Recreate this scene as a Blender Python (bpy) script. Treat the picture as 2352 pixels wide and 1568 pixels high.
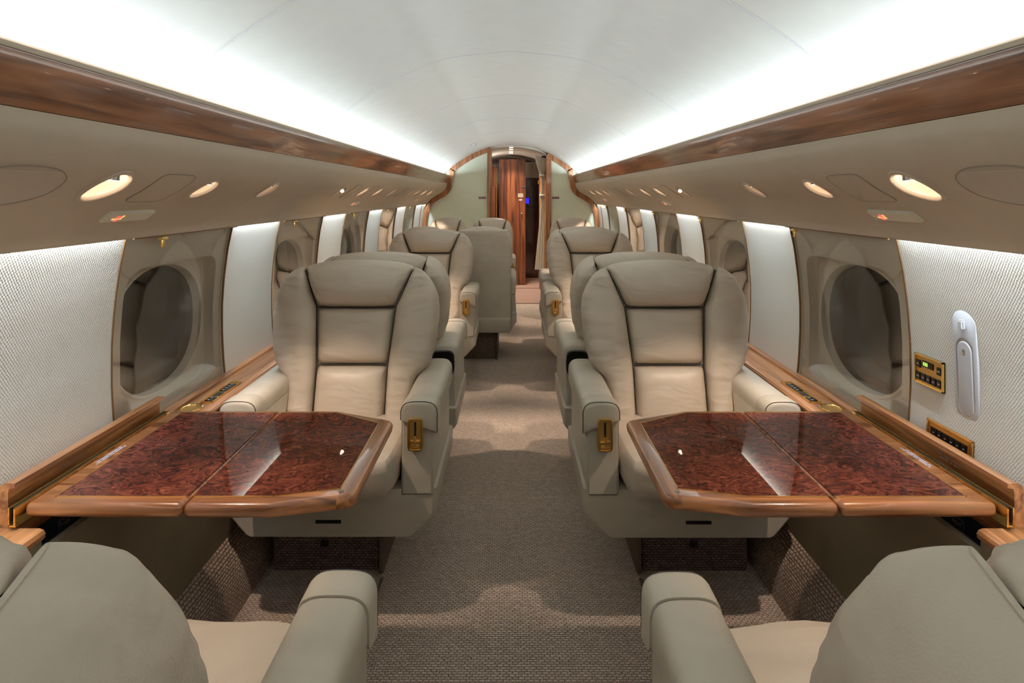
import bpy, bmesh, math, random
from mathutils import Vector, Matrix
random.seed(7)
for o in list(bpy.data.objects): bpy.data.objects.remove(o)
C = bpy.context.scene.collection
SC = bpy.context.scene
# ------------------------------------------------------------------ camera, world, exposure, big lights
CAMH = 1.30
cd = bpy.data.cameras.new('camera'); cam = bpy.data.objects.new('camera', cd); C.objects.link(cam)
cam.location = (0, 0, CAMH); cam.rotation_euler = (math.pi/2, 0, 0)
cd.sensor_width = 36; cd.lens = 1400/2352*36
cd.shift_x = 2/2352; cd.shift_y = -(784-446)/2352
cd.clip_start = 0.02; cd.clip_end = 60
SC.camera = cam
SC.view_settings.view_transform = 'Standard'; SC.view_settings.look = 'None'
SC.view_settings.gamma = 1; SC.view_settings.use_curve_mapping = False
SC.view_settings.exposure = 0.0
SC.cycles.max_bounces = 8; SC.cycles.diffuse_bounces = 4; SC.cycles.glossy_bounces = 4
SC.cycles.transparent_max_bounces = 12; SC.cycles.caustics_reflective = False
SC.cycles.sample_clamp_indirect = 4; SC.cycles.use_adaptive_sampling = True; SC.cycles.adaptive_threshold = 0.02
W = bpy.data.worlds.new('world'); SC.world = W; W.use_nodes = True
W.node_tree.nodes['Background'].inputs[0].default_value = (0.5, 0.55, 0.6, 1)
W.node_tree.nodes['Background'].inputs[1].default_value = 0.0

def add_light(name, kind, loc, energy, color, aim=None, sx=.1, sy=.1, radius=.01, angle=60, blend=.5, zrot=None):
    l = bpy.data.lights.new(name, kind); o = bpy.data.objects.new(name, l); C.objects.link(o)
    o.location = loc; l.energy = energy; l.color = color
    if kind == 'AREA': l.shape = 'RECTANGLE'; l.size = sx; l.size_y = sy
    else: l.shadow_soft_size = radius
    if kind == 'SPOT': l.spot_size = math.radians(angle); l.spot_blend = blend
    if aim is not None:
        d = Vector(aim) - Vector(loc)
        z = -d.normalized(); x = Vector((0, 1, 0)); x = (x - z*x.dot(z)).normalized(); y = z.cross(x)
        o.rotation_euler = Matrix((x, y, z)).transposed().to_euler()
    return o
Y0, Y1, YB = -1.3, 7.17, 7.25         # cabin start, trim face, bulkhead
COOL = (0.74, 0.87, 1.0); WARM = (1.0, 0.79, 0.63)
COVE_W = 45.0; WASH_W = 3.0; SPOT_W = 31.0; CUP_W = 0.06
for sx in (-1, 1):                    # strip lamps hidden in the two coves above the wood band
    add_light('cove_strip', 'AREA', (sx*.764, (Y0+Y1)/2, 1.5105), COVE_W, COOL, (sx*.30, (Y0+Y1)/2, 1.86), Y1-Y0-.04, .024)

# ------------------------------------------------------------------ helpers
def smooth(me, on=True):
    for p in me.polygons: p.use_smooth = on
def obj(name, bm, mat, parent=None, sm=True, sharp=40, recalc=True):
    if recalc and len(bm.faces) < 200000: bmesh.ops.recalc_face_normals(bm, faces=bm.faces)
    me = bpy.data.meshes.new(name); bm.to_mesh(me); bm.free()
    if mat: me.materials.append(mat)
    if sm:
        smooth(me)
        try: me.set_sharp_from_angle(angle=math.radians(sharp))
        except Exception: pass
    o = bpy.data.objects.new(name, me); C.objects.link(o)
    if parent: o.parent = parent
    return o
def tag(o, label=None, cat=None, group=None, kind=None):
    if label: o['label'] = label
    if cat: o['category'] = cat
    if group: o['group'] = group
    if kind: o['kind'] = kind
    return o
def thing(name, label, cat, loc=(0, 0, 0), group=None, rz=0):
    o = bpy.data.objects.new(name, None); C.objects.link(o); o.location = loc; o.rotation_euler = (0, 0, rz)
    o.empty_display_size = .05
    return tag(o, label, cat, group)
def copy_tree(o, parent=None):
    c = o.copy(); C.objects.link(c); c.parent = parent
    for ch in list(o.children): copy_tree(ch, c)
    return c
def box(bm, x0, x1, y0, y1, z0, z1, bev=0, seg=2):
    r = bmesh.ops.create_cube(bm, size=1)
    vs = r['verts']
    for v in vs:
        v.co = Vector(((x0+x1)/2+v.co.x*(x1-x0), (y0+y1)/2+v.co.y*(y1-y0), (z0+z1)/2+v.co.z*(z1-z0)))
    if bev:
        es = {e for v in vs for e in v.link_edges}
        bmesh.ops.bevel(bm, geom=list(es), offset=bev, segments=seg, affect='EDGES', profile=.5)
def gridsurf(bm, f, ns, nt, close_s=False, close_t=False, skip=None):
    V = [[bm.verts.new(f(i/(ns if close_s else ns-1), j/(nt if close_t else nt-1))) for j in range(nt)] for i in range(ns)]
    for i in range(ns if close_s else ns-1):
        for j in range(nt if close_t else nt-1):
            if skip and skip(i, j): continue
            bm.faces.new((V[i][j], V[(i+1) % ns][j], V[(i+1) % ns][(j+1) % nt], V[i][(j+1) % nt]))
    return V
def loft(bm, rings, cap0=False, cap1=False):
    R = [[bm.verts.new(p) for p in r] for r in rings]; n = len(R[0])
    for a, b in zip(R, R[1:]):
        for i in range(n): bm.faces.new((a[i], a[(i+1) % n], b[(i+1) % n], b[i]))
    if cap0: bm.faces.new(R[0])
    if cap1: bm.faces.new(R[-1])
    return R
def sweep_y(bm, prof, y0, y1, closed=True, ny=2, sx=1):
    rings = [[Vector((sx*x, y0+(y1-y0)*k/(ny-1), z)) for x, z in prof] for k in range(ny)]
    if closed: loft(bm, rings, True, True)
    else:
        R = [[bm.verts.new(p) for p in r] for r in rings]
        for a, b in zip(R, R[1:]):
            for i in range(len(a)-1): bm.faces.new((a[i], a[i+1], b[i+1], b[i]))
def pcube(bm, c, h, p=5, N=10, f=None):
    """rounded puffy box: cube grid pushed onto a p-norm ball"""
    tb = bmesh.new(); K = N+1; vm = {}
    def gv(i, j, k):
        if (i, j, k) not in vm: vm[(i, j, k)] = tb.verts.new((2*i/K-1, 2*j/K-1, 2*k/K-1))
        return vm[(i, j, k)]
    for i in range(K):
        for j in range(K):
            for q in (0, K):
                tb.faces.new((gv(i, j, q), gv(i+1, j, q), gv(i+1, j+1, q), gv(i, j+1, q)))
                tb.faces.new((gv(i, q, j), gv(i+1, q, j), gv(i+1, q, j+1), gv(i, q, j+1)))
                tb.faces.new((gv(q, i, j), gv(q, i+1, j), gv(q, i+1, j+1), gv(q, i, j+1)))
    seen = tb.verts
    pp = p if isinstance(p, (tuple, list)) else (p, p, p)
    for v in seen:
        q = v.co
        # even out toward the edges
        q = Vector([math.copysign(math.sin(abs(t)*math.pi/2)**.8 if abs(t) < 1 else 1, t) for t in q])
        n = (abs(q.x)**pp[0]+abs(q.y)**pp[1]+abs(q.z)**pp[2])**(1/max(pp))
        q = q/n
        w = Vector((c[0]+q.x*h[0], c[1]+q.y*h[1], c[2]+q.z*h[2]))
        v.co = f(w) if f else w
    bmesh.ops.recalc_face_normals(tb, faces=tb.faces)
    me = bpy.data.meshes.new('tmp'); tb.to_mesh(me); tb.free(); bm.from_mesh(me); bpy.data.meshes.remove(me)
def tube(bm, pts, r, n=8):
    rings = []
    for i, p in enumerate(pts):
        p = Vector(p); d = (Vector(pts[min(i+1, len(pts)-1)])-Vector(pts[max(i-1, 0)])).normalized()
        a = d.orthogonal().normalized() if i == 0 else (pa - d*pa.dot(d)).normalized()
        pa = a; b = d.cross(a)
        rings.append([p+(a*math.cos(t)+b*math.sin(t))*r for t in [2*math.pi*k/n for k in range(n)]])
    loft(bm, rings, True, True)
def prism(bm, pts, z0, z1, bev=0, seg=3):
    a = [bm.verts.new((x, y, z0)) for x, y in pts]; b = [bm.verts.new((x, y, z1)) for x, y in pts]
    fs = [bm.faces.new(a), bm.faces.new(b)]
    n = len(pts)
    for i in range(n): fs.append(bm.faces.new((a[i], a[(i+1) % n], b[(i+1) % n], b[i])))
    if bev:
        bmesh.ops.recalc_face_normals(bm, faces=fs)
        es = {e for f in fs for e in f.edges}
        bmesh.ops.bevel(bm, geom=list(es), offset=bev, segments=seg, affect='EDGES', profile=.5)
def lerp(a, b, t): return a+(b-a)*t
def interp(tab, x):
    if x <= tab[0][0]: return tab[0][1]
    for (a, va), (b, vb) in zip(tab, tab[1:]):
        if x <= b: return va+(vb-va)*(x-a)/(b-a)
    return tab[-1][1]
def spline(pts, n=12):
    """Catmull-Rom through 2-D points"""
    P = [Vector(p) for p in pts]; P = [P[0]*2-P[1]]+P+[P[-1]*2-P[-2]]; out = []
    for i in range(1, len(P)-2):
        for k in range(n):
            t = k/n; a, b, c, d = P[i-1:i+3]
            out.append(.5*((2*b)+(c-a)*t+(2*a-5*b+4*c-d)*t*t+(3*b-a-3*c+d)*t**3))
    out.append(P[-2]); return [tuple(p) for p in out]
def sup(t, n):
    c, s = math.cos(t), math.sin(t)
    k = (abs(c)**n+abs(s)**n)**(-1/n)
    return c*k, s*k

# ------------------------------------------------------------------ materials
def srgb(r, g, b):
    f = lambda c: (c/255/12.92) if c/255 <= .04045 else ((c/255+.055)/1.055)**2.4
    return (f(r), f(g), f(b), 1)
def newmat(name):
    m = bpy.data.materials.new(name); m.use_nodes = True
    nt = m.node_tree; return m, nt, nt.nodes['Principled BSDF'], nt.nodes.new, nt.links.new
def simple(name, col, rough=.5, metal=0, coat=0, emit=0, spec=.5):
    m, nt, b, N, L = newmat(name)
    b.inputs['Base Color'].default_value = col; b.inputs['Roughness'].default_value = rough
    b.inputs['Metallic'].default_value = metal; b.inputs['Coat Weight'].default_value = coat
    b.inputs['Coat Roughness'].default_value = .03; b.inputs['Specular IOR Level'].default_value = spec
    if emit: b.inputs['Emission Color'].default_value = col; b.inputs['Emission Strength'].default_value = emit
    return m
def coords(nt, axis='xyz', scale=(1, 1, 1)):
    N, L = nt.nodes.new, nt.links.new
    tc = N('ShaderNodeTexCoord'); sp = N('ShaderNodeSeparateXYZ'); cb = N('ShaderNodeCombineXYZ')
    L(tc.outputs['Object'], sp.inputs[0])
    for i, a in enumerate(axis): L(sp.outputs['xyz'.index(a)], cb.inputs[i])
    mp = N('ShaderNodeMapping'); mp.inputs['Scale'].default_value = scale
    L(cb.outputs[0], mp.inputs[0]); return mp.outputs[0]
def ramp(nt, fac, stops):
    r = nt.nodes.new('ShaderNodeValToRGB'); nt.links.new(fac, r.inputs[0])
    e = r.color_ramp.elements
    while len(e) < len(stops): e.new(.5)
    for el, (p, c) in zip(e, stops): el.position = p; el.color = c
    return r.outputs[0]
def bump(nt, h, bsdf, strength, dist):
    b = nt.nodes.new('ShaderNodeBump'); b.inputs['Strength'].default_value = strength; b.inputs['Distance'].default_value = dist
    nt.links.new(h, b.inputs['Height'])
    nt.links.new(b.outputs[0], bsdf.inputs['Normal']); return b
def leather(name, col, rough=.42, wr=.5, wdist=.006, det=4):
    m, nt, b, N, L = newmat(name)
    v = coords(nt)
    n1 = N('ShaderNodeTexNoise'); n1.inputs['Scale'].default_value = 7; n1.inputs['Detail'].default_value = det; n1.inputs['Distortion'].default_value = 1.2
    mp = N('ShaderNodeMapping'); mp.inputs['Scale'].default_value = (.55, 1, 1.5); L(v, mp.inputs[0]); L(mp.outputs[0], n1.inputs[0])
    n2 = N('ShaderNodeTexVoronoi'); n2.inputs['Scale'].default_value = 420; L(v, n2.inputs[0])
    c = ramp(nt, n1.outputs[0], [(.3, [x*.93 for x in col[:3]]+[1]), (.7, [min(1, x*1.05) for x in col[:3]]+[1])])
    L(c, b.inputs['Base Color']); b.inputs['Roughness'].default_value = rough
    b1 = N('ShaderNodeBump'); b1.inputs['Strength'].default_value = wr; b1.inputs['Distance'].default_value = wdist; L(n1.outputs[0], b1.inputs['Height'])
    b2 = N('ShaderNodeBump'); b2.inputs['Strength'].default_value = .25; b2.inputs['Distance'].default_value = .0006; L(n2.outputs[0], b2.inputs['Height'])
    L(b1.outputs[0], b2.inputs['Normal']); L(b2.outputs[0], b.inputs['Normal'])
    return m
def wood(name, dark, light, axis='yxz', rough=.16, coat=.7, sc=1.0, mid=None):
    m, nt, b, N, L = newmat(name)
    v = coords(nt, axis, (1.2*sc, 22*sc, 22*sc))
    n = N('ShaderNodeTexNoise'); n.inputs['Scale'].default_value = 1.6; n.inputs['Detail'].default_value = 7; n.inputs['Distortion'].default_value = .9
    L(v, n.inputs[0])
    c = ramp(nt, n.outputs[0], [(.36, dark), (.5, mid or [(a+b_)/2 for a, b_ in zip(dark, light)]), (.64, light)])
    L(c, b.inputs['Base Color']); b.inputs['Roughness'].default_value = rough+.12
    b.inputs['Coat Weight'].default_value = coat; b.inputs['Coat Roughness'].default_value = .04
    return m
def burl():
    m, nt, b, N, L = newmat('burl_veneer')
    v = coords(nt, 'xyz', (1, 1.35, 1))
    n0 = N('ShaderNodeTexNoise'); n0.inputs['Scale'].default_value = 9; n0.inputs['Detail'].default_value = 3; L(v, n0.inputs[0])
    mx = N('ShaderNodeVectorMath'); mx.operation = 'MULTIPLY_ADD'; L(n0.outputs['Color'], mx.inputs[0]); mx.inputs[1].default_value = (.22, .22, .22); L(v, mx.inputs[2])
    n1 = N('ShaderNodeTexNoise'); n1.inputs['Scale'].default_value = 24; n1.inputs['Detail'].default_value = 9; n1.inputs['Roughness'].default_value = .62; n1.inputs['Distortion'].default_value = 2.2
    L(mx.outputs[0], n1.inputs[0])
    c = ramp(nt, n1.outputs[0], [(.34, srgb(48, 21, 17)), (.46, srgb(82, 38, 29)), (.58, srgb(114, 58, 43)), (.72, srgb(152, 90, 68))])
    L(c, b.inputs['Base Color']); b.inputs['Roughness'].default_value = .25
    b.inputs['Coat Weight'].default_value = .75; b.inputs['Coat IOR'].default_value = 1.38; b.inputs['Specular IOR Level'].default_value = .0; b.inputs['Coat Roughness'].default_value = .015
    return m
def carpet(name, axis, c1, c2, cm, k=1.0):
    m, nt, b, N, L = newmat(name)
    v = coords(nt, axis)
    nz = N('ShaderNodeTexNoise'); nz.inputs['Scale'].default_value = 140; nz.inputs['Detail'].default_value = 2; L(v, nz.inputs[0])
    wob = N('ShaderNodeVectorMath'); wob.operation = 'MULTIPLY_ADD'; L(nz.outputs['Color'], wob.inputs[0]); wob.inputs[1].default_value = (.010, .0055, 0); L(v, wob.inputs[2])
    br = N('ShaderNodeTexBrick'); L(wob.outputs[0], br.inputs['Vector'])
    br.inputs['Scale'].default_value = 1; br.inputs['Brick Width'].default_value = .0165*k; br.inputs['Row Height'].default_value = .0088*k
    br.inputs['Mortar Size'].default_value = .0021*k; br.inputs['Mortar Smooth'].default_value = 1.0; br.offset = .5
    br.inputs['Color1'].default_value = c1; br.inputs['Color2'].default_value = c2; br.inputs['Mortar'].default_value = cm
    n2 = N('ShaderNodeTexNoise'); n2.inputs['Scale'].default_value = 320; n2.inputs['Detail'].default_value = 3; L(v, n2.inputs[0])
    mixc = N('ShaderNodeMixRGB'); mixc.blend_type = 'MULTIPLY'; mixc.inputs[0].default_value = .8; L(br.outputs['Color'], mixc.inputs[1])
    L(ramp(nt, n2.outputs[0], [(.3, (.5, .5, .5, 1)), (.62, (1.3, 1.3, 1.3, 1))]), mixc.inputs[2])
    L(mixc.outputs[0], b.inputs['Base Color']); b.inputs['Roughness'].default_value = .95; b.inputs['Specular IOR Level'].default_value = .1
    inv = N('ShaderNodeMath'); inv.operation = 'SUBTRACT'; inv.inputs[0].default_value = 1; L(br.outputs['Fac'], inv.inputs[1])
    ad = N('ShaderNodeMath'); ad.operation = 'MULTIPLY_ADD'; L(n2.outputs[0], ad.inputs[0]); ad.inputs[1].default_value = .7; L(inv.outputs[0], ad.inputs[2])
    bump(nt, ad.outputs[0], b, .9, .004)
    return m
def weave(name, col, k=1.0, rough=.8):
    m, nt, b, N, L = newmat(name)
    v = coords(nt, 'yzx')
    nz = N('ShaderNodeTexNoise'); nz.inputs['Scale'].default_value = 90; L(v, nz.inputs[0])
    wob = N('ShaderNodeVectorMath'); wob.operation = 'MULTIPLY_ADD'; L(nz.outputs['Color'], wob.inputs[0]); wob.inputs[1].default_value = (.0035, .0035, 0); L(v, wob.inputs[2])
    def wv(vec, out=None):
        d = N('ShaderNodeVectorMath'); d.operation = 'DOT_PRODUCT'; L(wob.outputs[0], d.inputs[0]); d.inputs[1].default_value = vec
        q = N('ShaderNodeMath'); q.operation = 'SINE'; L(d.outputs['Value'], q.inputs[0]); return q.outputs[0]
    s1 = wv((885*k, 619*k, 0)); s2 = wv((-520*k, 760*k, 0))
    m1 = N('ShaderNodeMath'); m1.operation = 'MULTIPLY_ADD'; L(s1, m1.inputs[0]); m1.inputs[1].default_value = .26; m1.inputs[2].default_value = .5
    mul = N('ShaderNodeMath'); mul.operation = 'MULTIPLY_ADD'; L(s2, mul.inputs[0]); mul.inputs[1].default_value = .16; L(m1.outputs[0], mul.inputs[2])
    c = ramp(nt, mul.outputs[0], [(.15, [x*.82 for x in col[:3]]+[1]), (.75, col)])
    L(c, b.inputs['Base Color']); b.inputs['Roughness'].default_value = rough; b.inputs['Specular IOR Level'].default_value = .3
    bump(nt, mul.outputs[0], b, .4, .0012)
    return m
def fabric(name, col, sc=500, st=.2, rough=.8, mott=.04):
    m, nt, b, N, L = newmat(name)
    v = coords(nt)
    n = N('ShaderNodeTexNoise'); n.inputs['Scale'].default_value = sc; n.inputs['Detail'].default_value = 4; L(v, n.inputs[0])
    n2 = N('ShaderNodeTexNoise'); n2.inputs['Scale'].default_value = 14; n2.inputs['Detail'].default_value = 6; L(v, n2.inputs[0])
    c = ramp(nt, n2.outputs[0], [(.3, [x*(1-mott) for x in col[:3]]+[1]), (.7, [min(1, x*(1+mott)) for x in col[:3]]+[1])])
    L(c, b.inputs['Base Color']); b.inputs['Roughness'].default_value = rough; b.inputs['Specular IOR Level'].default_value = .25
    bump(nt, n.outputs[0], b, st, .001)
    return m
def glasscover():
    m = bpy.data.materials.new('clear_cover'); m.use_nodes = True; nt = m.node_tree; N, L = nt.nodes.new, nt.links.new
    nt.nodes.remove(nt.nodes['Principled BSDF'])
    t = N('ShaderNodeBsdfTransparent'); t.inputs[0].default_value = (.97, .98, .97, 1)
    g = N('ShaderNodeBsdfGlossy'); g.inputs['Roughness'].default_value = .01
    lw = N('ShaderNodeLayerWeight'); lw.inputs[0].default_value = .5
    p = N('ShaderNodeMath'); p.operation = 'POWER'; L(lw.outputs['Facing'], p.inputs[0]); p.inputs[1].default_value = 3.2
    q = N('ShaderNodeMath'); q.operation = 'MULTIPLY_ADD'; L(p.outputs[0], q.inputs[0]); q.inputs[1].default_value = .8; q.inputs[2].default_value = .05
    mx = N('ShaderNodeMixShader'); L(q.outputs[0], mx.inputs[0]); L(t.outputs[0], mx.inputs[1]); L(g.outputs[0], mx.inputs[2])
    L(mx.outputs[0], nt.nodes['Material Output'].inputs[0]); return m
def grille():
    m, nt, b, N, L = newmat('speaker_mesh')
    v = coords(nt, 'yzx', (260, 260, 260))
    vo = N('ShaderNodeTexVoronoi'); vo.inputs['Randomness'].default_value = 0; L(v, vo.inputs[0])
    c = ramp(nt, vo.outputs['Distance'], [(.26, srgb(96, 86, 76)), (.40, srgb(206, 194, 176))])
    L(c, b.inputs['Base Color']); b.inputs['Roughness'].default_value = .5
    return m
M = dict(
    leather=leather('seat_leather', srgb(200, 186, 168), .42, .75, .010, 2),
    leather_flat=leather('smooth_leather', srgb(197, 186, 168), .42, .35, .004, 2),
    piping=simple('seam_thread', srgb(62, 54, 47), .6),
    dado=leather('dado_leather', srgb(134, 120, 96), .5, .2, .003),
    trimleather=simple('shell_plastic', srgb(150, 140, 122), .45),
    carpet=carpet('aisle_carpet', 'xyz', srgb(238, 218, 200), srgb(216, 194, 176), srgb(158, 138, 122)),
    carpet_v=carpet('carpet_on_sidewall', 'yzx', srgb(216, 194, 176), srgb(190, 168, 152), srgb(138, 118, 104), 1.0),
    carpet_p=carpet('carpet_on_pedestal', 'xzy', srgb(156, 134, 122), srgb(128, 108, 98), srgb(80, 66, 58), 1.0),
    carpet_g=carpet('galley_carpet', 'xyz', srgb(206, 172, 154), srgb(190, 156, 140), srgb(160, 130, 116)),
    binding=simple('carpet_binding', srgb(112, 94, 80), .8),
    ceiling=fabric('ceiling_fabric', srgb(226, 224, 212), 300, .12, .85, .02),
    ohead=fabric('overhead_fabric', srgb(202, 188, 168), 350, .15, .7, .02),
    weave=weave('woven_wall_fabric', srgb(236, 231, 218)),
    bulk=fabric('bulkhead_wallpaper', srgb(238, 244, 220), 240, .3, .7, .02),
    wood=wood('band_veneer', srgb(98, 58, 36), srgb(164, 108, 72)),
    woodx=wood('table_edge_veneer', srgb(100, 56, 30), srgb(188, 122, 74), 'xyz'),
    woody2=wood('end_rail_veneer', srgb(100, 56, 30), srgb(188, 122, 74)),
    woody=wood('ledge_veneer', srgb(134, 80, 44), srgb(214, 146, 92)),
    woodz=wood('jamb_veneer', srgb(116, 68, 36), srgb(190, 124, 72), 'zxy'),
    doorz=wood('door_veneer', srgb(60, 28, 17), srgb(132, 76, 44), 'zxy', .2, .6, .6),
    darkz=wood('galley_veneer', srgb(38, 16, 12), srgb(78, 34, 22), 'zxy', .12, .8),
    burl=burl(),
    gold=simple('polished_gold', srgb(255, 214, 132), .16, .95),
    goldd=simple('brushed_gold', srgb(222, 178, 104), .33, .9),
    black=simple('black_plastic', srgb(16, 14, 13), .35),
    void=simple('matt_black', srgb(10, 9, 8), .8),
    chrome=simple('chrome', srgb(205, 205, 205), .15, 1),
    cream=simple('window_panel_plastic', srgb(238, 224, 208), .35),
    plate=simple('cream_plastic', srgb(228, 224, 204), .4),
    white=simple('white_plastic', srgb(206, 206, 208), .35),
    night=simple('night_window', srgb(12, 13, 15), .04, 0, 0, 0, .3),
    cover=glasscover(),
    grille=grille(),
    cup=simple('reflector_cup', srgb(236, 214, 190), .4),
    bezel=simple('light_bezel', srgb(196, 180, 160), .35),
    lamp=simple('lamp_lens', (1.0, .82, .62, 1), .3, emit=14),
    lampw=simple('ceiling_lamp_lens', (1.0, .90, .78, 1), .3, emit=12),
    orange=simple('lit_orange', srgb(255, 190, 100), .4, emit=1.0),
    red=simple('lit_red', srgb(255, 110, 110), .4, emit=.8),
    green=simple('lit_green', srgb(170, 230, 90), .4, emit=1.2),
    blue=simple('lit_blue', srgb(40, 40, 255), .4, emit=1.5),
    letter=simple('white_lettering', srgb(225, 220, 230), .5),
    letterp=simple('pale_lettering', srgb(170, 140, 125), .5),
    placard=simple('maroon_placard', srgb(120, 50, 66), .5),
    tapelabel=simple('grey_label', srgb(112, 98, 86), .5),
    curtain=fabric('curtain_cloth', srgb(244, 240, 226), 400, .2, .8, .02),
    housing=simple('lamp_housing', srgb(200, 200, 195), .5),
    edge=simple('window_edge_trim', srgb(120, 84, 48), .3, .4),
    gasket=simple('hatch_gasket', srgb(150, 136, 118), .6),
    hinge=simple('piano_hinge', srgb(190, 140, 80), .3, 1),
)

# ------------------------------------------------------------------ section profiles of the tube (x outward, z up)
WALLT = [(0.50, 1.02), (.60, 1.035), (.70, 1.045), (.80, 1.050), (.90, 1.050), (1.0, 1.043), (1.1, 1.030), (1.187, 1.012), (1.23, 1.0)]
def wallx(z): return interp(WALLT, z)
CEIL = spline([(0, 1.885), (.233, 1.86), (.35, 1.825), (.48, 1.765), (.63, 1.672), (.73, 1.594), (.80, 1.530), (.84, 1.44)], 10)
PSU = spline([(.7525, 1.432), (.757, 1.395), (.785, 1.348), (.83, 1.313), (.885, 1.282), (.94, 1.243), (.975, 1.208), (.985, 1.187)], 10)
_L = [0]
for a, b in zip(PSU, PSU[1:]): _L.append(_L[-1]+math.dist(a, b))
PSUL = _L[-1]
def psu(s):
    s = max(0, min(PSUL-1e-6, s))
    for i in range(len(PSU)-1):
        if s <= _L[i+1]:
            t = (s-_L[i])/(_L[i+1]-_L[i]); a, b = PSU[i], PSU[i+1]
            k = max(0, i-2); kk = min(len(PSU)-1, i+3)
            d = Vector((PSU[kk][0]-PSU[k][0], PSU[kk][1]-PSU[k][1])).normalized()
            return (lerp(a[0], b[0], t), lerp(a[1], b[1], t)), (d.y, -d.x)      # point, normal toward the cabin
def s_at_x(x):
    best = min(range(len(PSU)), key=lambda i: abs(PSU[i][0]-x)); return _L[best]
def on_psu(sx, y, s, off=0.0):
    (x, z), (nx, nz) = psu(s); return Vector((sx*(x+nx*off), y, z+nz*off))

# ------------------------------------------------------------------ the setting
bm = bmesh.new(); box(bm, -.86, .86, Y0, YB, -.05, 0); tag(obj('floor', bm, M['carpet'], sm=False), kind='structure')
bm = bmesh.new(); box(bm, -.60, .60, YB+.004, 9.7, -.05, 0.004); tag(obj('floor_galley', bm, M['carpet_g'], sm=False), kind='structure')
bm = bmesh.new(); box(bm, -.60, .60, YB-.012, YB+.004, .0, .006); box(bm, -.60, .60, 8.385, 8.395, .004, .010)
tag(obj('trim_1', bm, M['binding'], sm=False), 'brown binding strip across the aisle carpet at the doorway', kind='structure')
full = [(-x, z) for x, z in reversed(CEIL)][:-1]+list(CEIL)
bm = bmesh.new()
out = [(x*1.03, z+.03) for x, z in full]
sweep_y(bm, full+out[::-1], Y0, YB+.05, True, 2)
tag(obj('ceiling', bm, M['ceiling'], sharp=60), kind='structure')
for k, y in enumerate((1.42, 2.49, 3.56, 4.63, 5.70, 6.75)):
    bm = bmesh.new()
    a = [(x*.9985, z-.0012) for x, z in full]; b_ = [(x*1.01, z+.01) for x, z in full]
    sweep_y(bm, a+b_[::-1], y-.0012, y+.0012, True, 2)
    tag(obj('trim_%d' % (k+2), bm, M['white'], sharp=60), kind='structure')
bm = bmesh.new(); box(bm, -1.12, 1.12, Y0-.05, Y0, -.05, 1.95); tag(obj('wall_back', bm, M['ceiling'], sm=False), kind='structure')

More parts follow.
